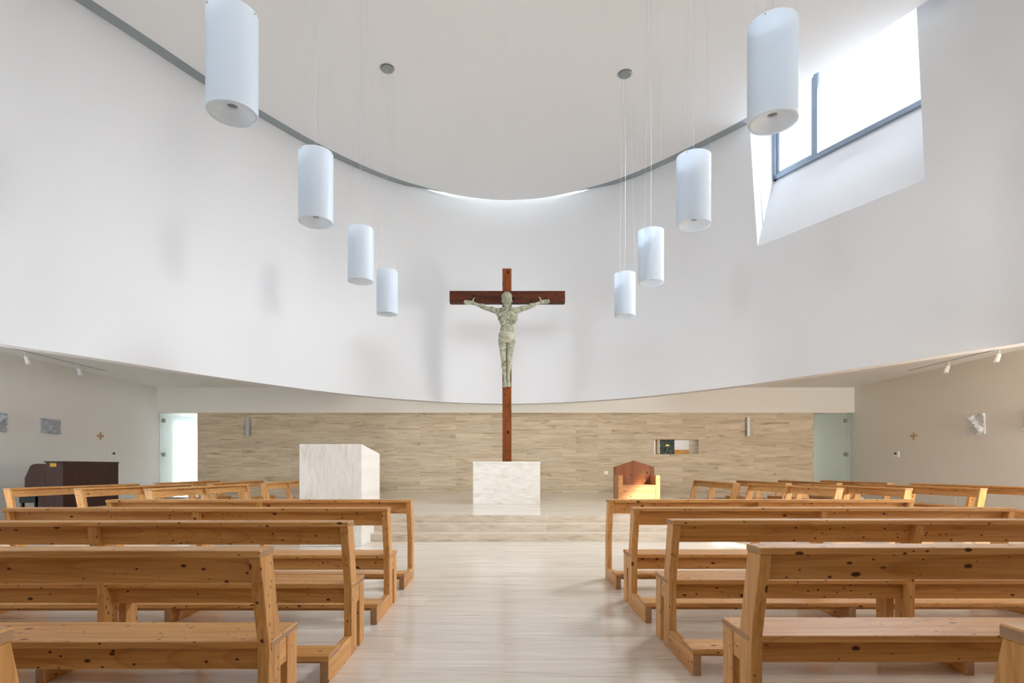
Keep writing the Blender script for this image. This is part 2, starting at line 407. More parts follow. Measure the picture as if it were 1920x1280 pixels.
# window frame: members in the plane F1-F2
win = NB()
def wbar(bm, u0, u1, z0, z1, d=.07, off=0):
    n = Vector((fr_dir.y, -fr_dir.x)); n = n if n.x > 0 else -n
    L = (F2 - F1).length
    P = [F1 + fr_dir * u for u in (u0, u1)]
    pts = [P[0] - n * (d - off) , P[1] - n * (d - off), P[1] + n * off, P[0] + n * off]
    prism(bm, [(p.x, p.y) for p in pts], z0, z1, 'z')
WL = (F2 - F1).length
n_ = struct('window_1', NB(), frame_grey)
def wpart(name, *bars, mat=frame_grey):
    b = NB()
    for q in bars: wbar(b, *q)
    return obj(name, b, mat, n_)
wpart('frame', (0, WL, WZ0, WZ0 + .10), (0, .10, WZ0, WZ1), (WL - .08, WL, WZ0, WZ1))
MU = (.35 / 1.0)
wpart('mullion', (1.02, 1.12, WZ0 + .08, WZ1 - .02))
wpart('sash', (.1, 1.02, WZ0 + .09, WZ0 + .15, .05, .01), (.1, .17, WZ0 + .1, WZ1 - .06, .05, .01), (.96, 1.02, WZ0 + .1, WZ1 - .06, .05, .01))
gp = wpart('pane', (.1, WL - .05, WZ0 + .05, WZ1 - .03, .03, -.02), mat=glass)

for nm_, (a_, b_, z0_, z1_) in (('window_4', holes[4]), ('window_5', holes[3])):  # first pane is added out of view to back the chancel fill lamp
    bm = NB(); n_k = 24
    for k_ in range(n_k):
        p0, p1 = [at(a_ + (b_ - a_) * q / n_k) + outward(a_ + (b_ - a_) * q / n_k) * (TH - .03) for q in (k_, k_ + 1)]
        bm.faces.new([bm.verts.new(c) for c in ((*p0, z0_), (*p1, z0_), (*p1, z1_), (*p0, z1_))])
    bmesh.ops.remove_doubles(bm, verts=bm.verts, dist=.0005)
    struct(nm_, bm, acrylic)
# ceiling of the drum, shadow gap, roof cap
def ring_pts(off, n=240):
    return [at(k * TOT / n) - outward(k * TOT / n) * off for k in range(n)]
bm = NB()
f0 = bm.faces.new([bm.verts.new((p.x, p.y, CZ)) for p in ring_pts(.34)])
r = bmesh.ops.extrude_face_region(bm, geom=[f0]); bmesh.ops.translate(bm, vec=(0, 0, .06), verts=[v for v in r['geom'] if isinstance(v, bmesh.types.BMVert)])
struct('ceiling_drum', bm, ceil_mat)
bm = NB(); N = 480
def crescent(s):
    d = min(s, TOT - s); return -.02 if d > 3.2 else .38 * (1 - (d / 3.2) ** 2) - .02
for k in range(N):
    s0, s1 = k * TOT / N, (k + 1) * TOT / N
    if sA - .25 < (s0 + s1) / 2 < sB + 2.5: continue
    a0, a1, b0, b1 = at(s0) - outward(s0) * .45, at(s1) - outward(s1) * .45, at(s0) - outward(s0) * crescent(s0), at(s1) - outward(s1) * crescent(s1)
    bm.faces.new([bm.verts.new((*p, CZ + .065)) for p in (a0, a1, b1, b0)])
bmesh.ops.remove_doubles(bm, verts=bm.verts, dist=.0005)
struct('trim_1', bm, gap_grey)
bm = NB()
capring = []
for k in range(240):
    s = k * TOT / 240; capring.append(at(s) + outward(s) * (TH + .02))
f0 = bm.faces.new([bm.verts.new((p.x, p.y, DZ1 + .01)) for p in capring])
r = bmesh.ops.extrude_face_region(bm, geom=[f0]); bmesh.ops.translate(bm, vec=(0, 0, .2), verts=[v for v in r['geom'] if isinstance(v, bmesh.types.BMVert)])
prism(bm, [(5.2, 13.6), (6.3, 13.75), (8.0, 10.3), (7.0, 9.9)], DZ1 + .011, DZ1 + .2, 'z')
struct('ceiling_roof', bm, wall_white)

# ------------------------------------------------------------ outer room
XL, XR, YB, YR = -11.2, 11.27, 18.95, -7.0
SZ = 3.77
bm = NB(); box(bm, XL - .3, XR + .3, YR, 23, -.2, 0); struct('floor', bm, trav_floor)
bm = NB(); OY0, OY1, OZ = 19.88, 21.85, 2.86
box(bm, XL - .3, XL, YR, OY0, 0, SZ + .2); box(bm, XL - .3, XL, OY1, 22.3, 0, SZ + .2); box(bm, XL - .3, XL, OY0, OY1, OZ, SZ + .2)
struct('wall_left', bm, wall_white)
n2_ = struct('window_7', NB(), alu_light)
b = NB(); box(b, XL - .15, XL - .09, OY0, OY1, 1.2, 1.27); box(b, XL - .15, XL - .09, OY0, OY0 + .05, 0, OZ); box(b, XL - .15, XL - .09, OY0, OY1, OZ - .05, OZ); obj('frame', b, alu_light, n2_)
b = NB(); box(b, XL - .13, XL - .12, OY0 + .04, OY1, 0, OZ - .04); obj('pane', b, glass, n2_)
bm = NB(); box(bm, XR, XR + .3, YR, 22.3, 0, SZ + .2); struct('wall_right', bm, wall_warm)
bm = NB(); box(bm, XL - .3, XR + .3, YR - .3, YR, 0, SZ + .2); struct('wall_rear', bm, wall_white)
bm = NB(); box(bm, -8.5, 8.5, -5.9, -1.4, 3.0, 3.2); box(bm, -8.5, 8.5, -1.4, -1.25, 3.0, 4.6); struct('wall_gallery', bm, wall_white)  # unseen gallery, parapet added to keep rear light off the pew backs
# soffit ring between drum and outer walls
bm = NB(); ringi, ringo = [], []
for k in range(240):
    s = k * TOT / 240; p = at(s) + outward(s) * (TH - .005); c = Vector((0, 6)); d = (p - c)
    t = min((XR - c.x + .1) / d.x if d.x > 1e-6 else 1e9, (XL - c.x - .1) / d.x if d.x < -1e-6 else 1e9, (19.2 - c.y) / d.y if d.y > 1e-6 else 1e9, (YR - c.y) / d.y if d.y < -1e-6 else 1e9)
    q = c + d * t
    ringi.append(bm.verts.new((p.x, p.y, SZ))); ringo.append(bm.verts.new((q.x, q.y, SZ)))
for k in range(240): bm.faces.new((ringi[k], ringi[(k + 1) % 240], ringo[(k + 1) % 240], ringo[k]))
for cx, cy in ((XL - .1, 19.2), (XR + .1, 19.2), (XL - .1, YR), (XR + .1, YR)):
    near = sorted(range(240), key=lambda k: (ringo[k].co.xy - Vector((cx, cy))).length)
    a = next(k for k in near if abs(ringo[k].co.x - cx) < .01); b = next(k for k in near if abs(ringo[k].co.y - cy) < .01)
    bm.faces.new((ringo[a], ringo[b], bm.verts.new((cx, cy, SZ))))
r = bmesh.ops.extrude_face_region(bm, geom=list(bm.faces)); bmesh.ops.translate(bm, vec=(0, 0, .2), verts=[v for v in r['geom'] if isinstance(v, bmesh.types.BMVert)])
struct('ceiling_soffit', bm, wall_white)
bm = NB(); box(bm, -5, 5, 17.6, 18.6, SZ - .02, SZ - .001); struct('window_6', bm, acrylic)  # pane added beneath the solid soffit to go with the chancel fill lamp
# travertine back wall with a niche cut right through
NX0, NX1, NZ0, NZ1 = 4.84, 6.27, 1.63, 2.10
TX0, TX1, TZ = -9.92, 9.98, 2.96
bm = NB()
box(bm, TX0, NX0, YB, YB + .4, 0, TZ); box(bm, NX1, TX1, YB, YB + .4, 0, TZ)
box(bm, NX0, NX1, YB, YB + .4, 0, NZ0); box(bm, NX0, NX1, YB, YB + .4, NZ1, TZ)
bmesh.ops.remove_doubles(bm, verts=bm.verts, dist=.0005)
struct('wall_back', bm, trav_wall)
bm = NB(); box(bm, XL, XR, YB - .06, YB + .4, TZ, SZ); struct('wall_back_upper', bm, wall_warm)
# corridor behind the back wall (seen through the glass doors and the niche)
bm = NB()
box(bm, XL, XR, 22.0, 22.3, 0, 3.0)
struct('wall_corridor', bm, drum_white)
bm = NB(); box(bm, XL, XR, YB + .4, 22.3, 3.0, 3.2); struct('ceiling_corridor', bm, drum_white)
area('corridor_daylight', (5.5, 20.8, 2.9), (5.5, 20.8, 0), 3.0, 1.0, 45, (1, .98, .95))  # added fill lamp under the closed corridor ceiling
area('corridor_window_daylight', (-11.6, 20.9, 1.5), (-9, 20.9, 1.4), 1.8, 2.4, 120, (.9, .96, 1))
area('corridor_right_daylight', (10.6, 21.9, 1.7), (10.6, 19, 1.5), 1.0, 2.0, 10, (.95, 1, .95))  # added dim fill lamp behind the right glass door
# chancel platform, three steps
def plat(x0, x1, y0, flare, zt):
    return [(x0, y0), (x1, y0), (x1 + flare, 16.0), (TX1, 16.3), (TX1, YB), (TX0, YB), (TX0, 16.3), (x0 - flare, 16.0)]
SH = .127
for i in range(3):
    bm = NB(); y0 = 9.5 + .276 * i
    prism(bm, plat(-3.2 + .1 * i, 3.75 - .1 * i, y0, .7, 0), SH * i, SH * (i + 1), 'z')
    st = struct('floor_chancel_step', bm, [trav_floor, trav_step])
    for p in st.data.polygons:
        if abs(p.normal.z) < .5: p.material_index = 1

# glass doors
def glass_door(name, x0, x1, hx, sgn):
    d = struct(name, NB(), door_glass)
    b = NB(); box(b, x0, x1, YB + .10, YB + .112, .01, TZ - .02); obj('glass_leaf', b, door_glass, d)
    for z in (2.72, 1.62, .6):
        b = NB(); box(b, hx - .05, hx + .05, YB + .03, YB + .14, z - .06, z + .06, .004); obj('hinge', b, steel, d)
glass_door('door_1', -11.09, TX0 - .02, -11.06, 1)
glass_door('door_2', TX1 + .02, 11.1, 11.07, -1)
# fixed narrow glass strips between hinges and side walls
bm = NB(); box(bm, XL, -11.1, YB + .10, YB + .112, 0, TZ); struct('window_2', bm, door_glass)
bm = NB(); box(bm, 11.11, XR, YB + .10, YB + .112, 0, TZ); struct('window_3', bm, door_glass)

# tabernacle in the niche, door seen behind
bm = NB(); box(bm, NX1, NX1 + .15, YB + .4, YB + 1.0, NZ0 - .1, NZ1 + .1); struct('trim_5', bm, trav_wall)
t = thing('tabernacle', 'green marble tabernacle with a brass figure in the wall niche', 'tabernacle', (5.29, YB + .12, NZ0))
b = NB(); box(b, -.235, .235, 0, .3, 0.001, .46, .004); obj('marble_body', b, green_marble, t)
b = NB(); tube(b, [(-.02, -.012, .34), (-.01, -.015, .28), (.0, -.015, .18), (.01, -.012, .1)], .018, 8); box(b, -.05, .05, -.02, 0, .27, .30); obj('brass_figure', b, brass, t)
bm = NB(); box(bm, 4.96, 5.05, YB + .1, YB + .34, NZ0, NZ1); struct('trim_4', bm, trav_wall)
d = struct('door_3', NB(), pine['z'])
b = NB(); box(b, 6.25, 7.05, 21.93, 21.97, 0, 1.86); obj('door_leaf', b, pine['z'], d)
b = NB(); box(b, 6.32, 6.98, 21.91, 21.93, 1.0, 1.76, .005); obj('door_panel', b, pine['z'], d)

# ------------------------------------------------------------ pews
def grain(o):
    ax = 'xyz'.index(o.data.materials[0].name[-1]); o.data.materials.append(pine_end)
    for p in o.data.polygons:
        if abs(p.normal[ax]) > .9: p.material_index = 1
def pew(name, label, group, L=3.2, seat=True):
    root = thing(name, label, 'pew', group=group)
    h = L / 2; TK = .05
    b = NB(); box(b, -h - .004, h + .004, -.008, .135, .83, .86, .004); obj('top_rail', b, pine['x'], root)
    b = NB(); prism(b, [(.052, .83), (.082, .83), (.105, .71), (.075, .71)], -h + TK, h - TK, 'x', .002); obj('backrest', b, pine['x'], root)
    for x in (-h, -TK / 2, h - TK):
        b = NB(); prism(b, [(0, .83), (.13, .83), (.222, .44), (.222, 0), (.092, 0), (.092, .44)], x, x + TK, 'x', .003); obj('upright', b, pine['z'], root)
        b = NB(); box(b, x, x + TK, -.40, .0915, 0, .125, .003); obj('kneeler_support', b, pine['y'], root)
    b = NB(); box(b, -h - .003, h + .003, -.405, -.20, .125, .155, .003); obj('kneeler_board', b, pine['x'], root)
    b = NB(); box(b, -h + TK, h - TK, -.31, -.28, .085, .125, .002); obj('kneeler_rail', b, pine['x'], root)
    if seat:
        b = NB(); box(b, -h - .003, h + .003, .105, .43, .425, .455, .004); obj('seat', b, pine['x'], root)
        for (y0, y1) in ((.16, .187), (.385, .41)):
            b = NB(); box(b, -h + TK, h - TK, y0, y1, .32, .425, .002); obj('apron', b, pine['x'], root)
        for x in (-h, -TK / 2, h - TK):
            b = NB(); box(b, x, x + TK, .30, .425, 0, .425, .003); obj('leg', b, pine['z'], root)
        for x in (-h, h - TK):
            b = NB(); box(b, x + .004, x + TK - .004, .222, .30, .31, .425, .002); obj('side_rail', b, pine['y'], root)
    for c in root.children: grain(c)
    return root
G_MAIN, G_WN, G_WF = 'pine pews beside the central aisle', 'angled pine pews in the side wings', 'straight pine pews beside the chancel'
first_pew = pew('pew', 'x', G_MAIN)
first_front = pew('kneeling_bench', 'x', G_MAIN, seat=False); first_front['category'] = 'kneeler'
wing_pew = pew('pew', 'x', G_WN, 2.75)
wing_front = pew('kneeling_bench', 'x', G_WN, 2.75, seat=False); wing_front['category'] = 'kneeler'
used = set()
def put(src, x, y, rz, label, group):
    o = src if src.name not in used else copy_tree(src)
    used.add(src.name)
    o.location = (x, y, 0); o.rotation_euler = (0, 0, rz); o['label'] = label; o['group'] = group
    return o
XRi, XLi = 1.085, -.975
rows = ['nearest row, only its top corner in view', 'second row from the viewer', 'third row from the viewer', 'fourth row from the viewer']
for i, (yr, yl) in enumerate([(1.15, 1.12), (2.49, 2.40), (3.78, 3.65), (4.92, 4.88)]):
    put(first_pew, XRi + 1.6, yr, 0, 'knotty pine pew right of the aisle, ' + rows[i], G_MAIN)
    put(first_pew, (-1.05, -1.0, XLi, XLi)[i] - 1.6, yl, 0, 'knotty pine pew left of the aisle, ' + rows[i], G_MAIN)
put(first_front, XRi + .01 + 1.6, 6.16, 0, 'seatless pine kneeling bench right of the aisle, closest to the steps', G_MAIN)
put(first_front, XLi - .01 - 1.6, 6.16, 0, 'seatless pine kneeling bench left of the aisle, in front of the stone ambo', G_MAIN)
R9 = PI / 2
put(wing_front, 5.52, 11.22, R9 + math.radians(7.4), 'seatless angled pine kneeling bench in the right wing, closest to the centre', G_WN)
put(wing_pew, 6.5, 11.0, R9 + math.radians(8.6), 'angled pine pew in the right wing, just behind the seatless kneeling bench', G_WN)
put(wing_pew, 7.72, 11.0, R9 + math.radians(9), 'angled pine pew in the right wing, between two other angled pews', G_WN)
put(wing_pew, 9.05, 11.25, R9 + math.radians(9.5), 'angled pine pew in the right wing, the one nearest the side wall', G_WN)
put(wing_front, -5.58, 10.73, -R9 - math.radians(7.4), 'seatless angled pine kneeling bench in the left wing, closest to the centre', G_WN)
put(wing_pew, -6.85, 10.95, -R9 - math.radians(8), 'angled pine pew in the left wing, just behind the seatless kneeling bench', G_WN)
put(wing_pew, -7.98, 10.95, -R9 - math.radians(9), 'angled pine pew in the left wing, farthest left, before the organ', G_WN)
put(wing_front, 5.17, 14.28, R9, 'small far seatless pine kneeling bench right of the celebrant chair', G_WF)
for x, l in ((6.32, 'far pine pew below the wall niche, second from the celebrant chair'), (7.43, 'far pine pew on the right, third from the celebrant chair'), (8.55, 'far pine pew on the right, outermost, before the glass door')):
    put(wing_pew, x, 14.28, R9, l, G_WF)
put(wing_front, -5.38, 14.28, -R9, 'far seatless pine kneeling bench just left of the stone ambo', G_WF)
for x, l in ((-6.55, 'far pine pew on the left, middle of the three left of the ambo'), (-7.72, 'far pine pew on the left, outermost, before the bright glass door')):
    put(wing_pew, x, 14.28, -R9, l, G_WF)

# ------------------------------------------------------------ ambo, altar, celebrant chair
bm = NB(); prism(bm, [(8.92, 0), (10.2, 0), (10.2, 1.44), (8.92, 1.555)], -3.12, -2.17, 'x', .006)
for v in bm.verts: v.co.x += 2.645
tag(obj('ambo', bm, trav_v), 'pale travertine block ambo with slanting top, on the left of the steps', 'lectern').location = (-2.645, 0, 0)
PZ = 3 * SH
t = thing('altar', 'square white travertine altar block at the centre of the chancel', 'altar', (.045, 13.1, PZ))
b = NB(); box(b, -.75, .75, 0, .95, 0, .90, .005); obj('altar_block', b, trav_h, t)
b = NB(); box(b, -.755, .755, -.006, .956, .90, .95, .004); obj('altar_slab', b, trav_h, t)
t = thing('celebrant_chair', 'wide wooden celebrant chair with a gabled back on the chancel platform', 'chair', (3.215, 14.0, PZ))
b = NB(); prism(b, [(-.5, 0), (.5, 0), (.5, .83), (0, .99), (-.5, .83)], .56, .62, 'y', .004); obj('backrest', b, throne_z, t)
for s in (-1, 1):
    b = NB(); x0 = s * .5; x1 = s * .395; box(b, min(x0, x1), max(x0, x1), 0, .56, 0, .63, .004); obj('side_panel', b, throne_z if 0 else throne_x, t)
b = NB(); box(b, -.395, .395, .01, .05, 0, .37, .003); obj('front_panel', b, throne_x, t)
b = NB(); box(b, -.395, .395, .0, .56, .37, .40, .003); obj('seat', b, throne_x, t)

# ------------------------------------------------------------ crucifix
CY = 14.3; k = CY / F
def PX(x, y, yy=CY): return ((x - 946) * yy / F, EYE + (876 - y) * yy / F)
cr = thing('crucifix', 'tall dark wooden crucifix with a pale green patinated figure behind the altar', 'crucifix', (.06, CY, PZ))
b = NB(); x0, zt = PX(942, 503); x1, _ = PX(959, 503); box(b, x0 - .06, x1 - .06, 0, .2, 0, zt - PZ, .004); obj('vertical_beam', b, cross_z, cr)
b = NB(); xa, za = PX(843, 545.5); xb, zb = PX(1059.5, 567); box(b, xa - .06, xb - .06, -.02, .19, zb - PZ, za - PZ, .005); obj('crossbeam', b, cross_x, cr)
def voxel(name, blobs, mat, parent, vox=.012, smooth=6, extra=None):
    bm = NB()
    for (c, r) in blobs:
        bb = bmesh.new(); bmesh.ops.create_icosphere(bb, subdivisions=2, radius=1)
        for v in bb.verts: v.co = Vector((c[0] + v.co.x * r[0], c[1] + v.co.y * r[1], c[2] + v.co.z * r[2]))
        merge(bm, bb)
    if extra: extra(bm)
    me = bpy.data.meshes.new(name); bm.to_mesh(me); bm.free()
    o = bpy.data.objects.new(name, me); COL.objects.link(o)
    m = o.modifiers.new('r', 'REMESH'); m.mode = 'VOXEL'; m.voxel_size = vox; m.use_smooth_shade = True
    m2 = o.modifiers.new('s', 'SMOOTH'); m2.factor = .5; m2.iterations = smooth
    dg = bpy.context.evaluated_depsgraph_get(); me2 = bpy.data.meshes.new_from_object(o.evaluated_get(dg))
    bpy.data.objects.remove(o); me2.name = name; me2.materials.clear()
    for p in me2.polygons: p.use_smooth = True
    return link(name, me2, mat, parent)
FY = -.16      # depth of the figure's axis before the cross
def fp(x, y, dy=0.0):
    X, Z = PX(x, y, CY - .15); return Vector((X - .06, FY + dy, Z - PZ))
P1 = (CY - .15) / F
def limb(a, b, ra, rb, n=10, flat=1.0):
    out = []
    for i in range(n + 1):
        t_ = i / n; c = a.lerp(b, t_); r = ra + (rb - ra) * t_
        out.append((c, (r, r * flat, r)))
    return out
B = []
px = P1
# head, turned slightly down
B += [(fp(950.5, 561), (9.3 * px, 10.5 * px, 12 * px)), (fp(950.7, 569, -.04), (7.3 * px, 7.5 * px, 9 * px)), (fp(950.8, 574.5, -.07), (4.4 * px, 4 * px, 4.6 * px))]
B += [(fp(950.6, 566.5, -.150), (1.3 * px, 1.9 * px, 3.0 * px)), (fp(950.6, 560.3, -.128), (6 * px, 1.6 * px, 1.3 * px)), (fp(946.2, 567.5, -.105), (2.4 * px, 2 * px, 2.4 * px)), (fp(955, 567.5, -.105), (2.4 * px, 2 * px, 2.4 * px)), (fp(950.7, 573, -.118), (3 * px, 1.3 * px, .8 * px))]
for s in (-1, 1): B += [(fp(950.6 + s * 9.3, 565, .0), (1.1 * px, 2 * px, 3.2 * px))]
B += limb(fp(950.6, 574), fp(950.5, 586), 5.3 * px, 6.5 * px, 5)
# trunk
for x, y, rx, ry, rz in ((950.5, 586, 17, 7, 5), (951.3, 590, 20, 9.5, 8), (952, 597, 18.5, 10.5, 8), (952, 604, 15.6, 9, 7), (951.6, 611, 12.8, 8.5, 7), (950.8, 618, 13, 9, 8), (950.3, 627, 13.8, 9, 8), (950, 636, 13.8, 9, 7)):
    B.append((fp(x, y), (rx * px, ry * px, rz * px)))
for s in (-1, 1):
    B += [(fp(951 + s * 8.5, 592, -.07), (8 * px, 5 * px, 5.5 * px)), (fp(952 + s * 10, 601, -.06), (5 * px, 6 * px, 4 * px)), (fp(951 + s * 5.5, 606 , -.075), (3 * px, 3 * px, 2.6 * px)), (fp(951 + s * 4.5, 613, -.07), (3.6 * px, 3 * px, 3.4 * px)), (fp(951 + s * 4.5, 620, -.075), (3.8 * px, 3 * px, 3.2 * px)), (fp(951 + s * 5, 598, -.1), (3.8 * px, 1.8 * px, 1.6 * px))]
for s in (-1, 1):
    B += limb(fp(951, 578), fp(951 + s * 15, 582.5), 4.6 * px, 4.2 * px, 6)
    B += limb(fp(951.3 + s * 1.5, 597, -.125), fp(951.3 + s * 8.5, 610, -.10), 1.5 * px, 1.5 * px, 12)
    B += limb(fp(951.3 + s * 13, 595, -.09), fp(951.3 + s * 7, 603, -.125), 1.5 * px, 1.2 * px, 8)
    B += limb(fp(951 + s * 11, 622, -.08), fp(951 + s * 3, 628, -.10), 1.7 * px, 1.4 * px, 8)
B += limb(fp(943, 584, -.05), fp(933, 582, -.02), 1.8 * px, 2 * px, 4) + limb(fp(959, 584, -.05), fp(969, 581, -.02), 1.8 * px, 2 * px, 4)
# arms: shoulder, elbow, wrist
for sh, el, wr in (((934, 584), (911, 577.5), (889, 568)), ((967, 583), (990.5, 576), (1011.5, 566.5))):
    B += [(fp(*sh), (7 * px, 6.5 * px, 6.3 * px))]
    B += limb(fp(*sh), fp(*el), 5.6 * px, 4.0 * px, 10) + limb(fp(*el), fp(*wr, .04), 4.3 * px, 2.5 * px, 10)
    mid = fp((sh[0] + el[0]) / 2, (sh[1] + el[1]) / 2 - 1.2, -.02); B.append((mid, (6 * px, 4.7 * px, 4.6 * px)))
    fo = fp(el[0] + (wr[0] - el[0]) * .3, el[1] + (wr[1] - el[1]) * .3 - .5, -.01); B.append((fo, (6 * px, 4.6 * px, 4.5 * px)))
# hands, palm to the front, thumb up
for s, wx, wy in ((-1, 889, 568), (1, 1011.5, 566.5)):
    B += limb(fp(wx, wy, .04), fp(wx + s * 6.5, wy - 1.5, .05), 3.1 * px, 3.9 * px, 6, .6)
    for j, (dy, ln) in enumerate(((-3.0, 11.0), (-1.0, 13), (1.2, 12.5), (3.2, 10))):
        a = fp(wx + s * 8, wy - 1.6 + dy * .85, .045)
        m_ = fp(wx + s * (8 + ln * .45), wy - 1.6 + dy * 1.05, .03); e = fp(wx + s * (8 + ln * .88), wy - 1.2 + dy * 1.2, .0)
        B += limb(a, m_, 1.15 * px, 1.0 * px, 5) + limb(m_, e, 1.0 * px, .75 * px, 5)
    a = fp(wx + s * 2.5, wy - 2, .03); m_ = fp(wx + s * (2.0), wy - 6.5, .01); e = fp(wx + s * (-1.4 if 0 else 2.6) - s * 3.5, wy - 9.6, .0)
    B += limb(a, m_, 1.6 * px, 1.3 * px, 5) + limb(m_, e, 1.25 * px, .85 * px, 5)
# legs: hip, knee (bent slightly forward), ankle, toes
for hp, kn, an, to in (((942.2, 638), (944.2, 676), (947.0, 711), (946.3, 722)), ((957.8, 638), (955.3, 676), (953.2, 711), (954.3, 721))):
    K = fp(*kn, -.10); A = fp(*an, .02)
    B += limb(fp(*hp), K, 8.0 * px, 4.6 * px, 14) + limb(K, A, 4.7 * px, 2.7 * px, 14)
    B.append((fp(*kn, -.125), (3.6 * px, 3.4 * px, 4.4 * px)))
    c = K.lerp(A, .28) + Vector((0, .03, 0)); B.append((c, (5.0 * px, 5.4 * px, 9 * px)))
    T = fp(*to, -.055)
    B += limb(A, T, 3.2 * px, 3.3 * px, 8, .8); B.append((A + Vector((0, .03, -2.5 * px)), (2.7 * px, 3 * px, 3 * px)))
    for j in range(5):
        o_ = (j - 2) * 1.35 * px
        B += limb(T + Vector((o_ * .9, -.012, -1.2 * px)), T + Vector((o_, -.022, -(4.6 - abs(j - 2) * .35) * px)), .95 * px, .75 * px, 3)
B = [(c, tuple(q * 1.07 for q in r)) for c, r in B]
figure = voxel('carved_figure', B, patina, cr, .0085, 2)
# hair cap
H = []
random.seed(4)
for i in range(90):
    a = random.uniform(0, 2 * PI); e = random.uniform(.28, 1.5)
    n_v = Vector((math.cos(a) * math.cos(e), math.sin(a) * math.cos(e), math.sin(e)))
    if n_v.y < -.35 and n_v.z < .62: continue
    c = fp(950.5, 560.5) + Vector((n_v.x * 9.6 * px, n_v.y * 10.8 * px, n_v.z * 12 * px)); H.append((c, (1.9 * px, 1.9 * px, 1.5 * px)))
H.append((fp(950.5, 560, .02), (9.4 * px, 10 * px, 11.9 * px)))
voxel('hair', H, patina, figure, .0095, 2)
# loincloth: wrapped band with diagonal folds and a knot
Lc = []
for j in range(9):
    z = 624.5 + j * 1.9
    for i in range(40):
        a = 2 * PI * i / 40
        fold = 1.5 * math.sin(j * 2.4 + a * 2.0 + .8 * math.sin(a * 3))
        rx, ry = (13.4 + fold) * px, (9.8 + fold) * px
        Lc.append((fp(950.3, z) + Vector((math.cos(a) * rx, math.sin(a) * ry, 0)), (1.5 * px, 1.5 * px, 1.2 * px)))
for i in range(15):
    t_ = i / 14; a = PI + PI * t_ * .98
    Lc.append((fp(950.3, 627 + 9 * math.sin(t_ * PI * .5)) + Vector((math.cos(a) * 14.2 * px, math.sin(a) * 11.6 * px, 0)), (2.0 * px, 2.2 * px, 1.5 * px)))
    Lc.append((fp(950.3, 638 - 11 * t_) + Vector((math.cos(a) * 14.2 * px, math.sin(a) * 12.2 * px, 0)), (1.9 * px, 2.0 * px, 1.4 * px)))
for i in range(6): Lc.append((fp(963 + (i % 3) * 1.3, 634 + i * 1.6, -.08), (2.0 * px, 1.8 * px, 1.9 * px)))
for i in range(10): Lc.append((fp(943 + i * 1.6, 640 + 2.2 * math.sin(i / 9 * PI), -.115), (1.9 * px, 1.6 * px, 2.4 * px)))
voxel('loincloth', Lc, cloth_patina, figure, .011, 3)

# ------------------------------------------------------------ pendant lamps
def pendant(label):
    t = thing('pendant_lamp', label, 'lamp', group='white cylinder pendant lamps')
    R, z0, z1 = .2, 0, .82
    b = NB(); lathe(b, [(R, z0), (R, z1), (R - .006, z1), (R - .006, z0), (R, z0)], 64); obj('shade', b, acrylic, t, True).data.set_sharp_from_angle(angle=.6)
    b = NB(); lathe(b, [(R - .008, .012), (R - .02, .006), (.172, .004), (.166, .010), (.15, .022), (.12, .040), (.08, .052), (.045, .058), (.042, .09), (.19, .10), (R - .008, .10), (R - .008, .012)], 64)
    d = obj('diffuser', b, lens, t, True); d.data.set_sharp_from_angle(angle=.7)
    b = NB(); lathe(b, [(0, .075), (.041, .075), (.041, .088), (0, .088)], 24); obj('bulb_socket', b, steel, d)
    cz = CZ - 4.12
    b = NB(); lathe(b, [(0, cz - .035), (.118, cz - .035), (.122, cz - .028), (.122, cz - .012), (.135, cz - .01), (.135, cz), (0, cz)], 48); cn = obj('ceiling_canopy', b, steel, t)
    for a in range(3):
        an = PI * (.5 + a * 2 / 3) + .35
        b = NB(); tube(b, [(math.cos(an) * .188, math.sin(an) * .188, z1 - .08), (math.cos(an) * .188, math.sin(an) * .188, z1 + .02), (math.cos(an) * .10, math.sin(an) * .10, cz - .03)], .0012, 5); obj('suspension_wire', b, alu_light, t)
        b = NB(); tube(b, [(math.cos(an) * .182, math.sin(an) * .182, z1 - .02), (math.cos(an) * .208, math.sin(an) * .208, z1 - .02)], .005, 8); obj('clip', b, steel, t)
    b = NB(); tube(b, [(0, 0, .16), (0.004, 0, 2.0), (.01, .0, 3.2), (-.004, 0, 3.7), (0, 0, cz - .03)], .0022, 6); obj('power_cord', b, alu_light, t)
    return t
lp = pendant('x')
lamps = [(-2.25, 4.85, 'largest white cylinder pendant lamp on the left, top cut off by the picture edge'), (-2.25, 7.0, 'white cylinder pendant lamp on the left, second largest'), (-2.26, 9.22, 'white cylinder pendant lamp on the left, third from the viewer'), (-2.24, 11.2, 'smallest white cylinder pendant lamp on the left, hanging lowest in the view'),
         (2.27, 4.97, 'largest white cylinder pendant lamp on the right, in front of the clerestory window'), (2.28, 7.08, 'white cylinder pendant lamp on the right, second largest'), (2.32, 9.3, 'white cylinder pendant lamp on the right, third from the viewer'), (2.33, 11.35, 'smallest white cylinder pendant lamp on the right, closest to the crucifix')]
for i, (x, y, l) in enumerate(lamps):
    o = lp if i == 0 else copy_tree(lp)
    o.location = (x, y, 4.12); o['label'] = l

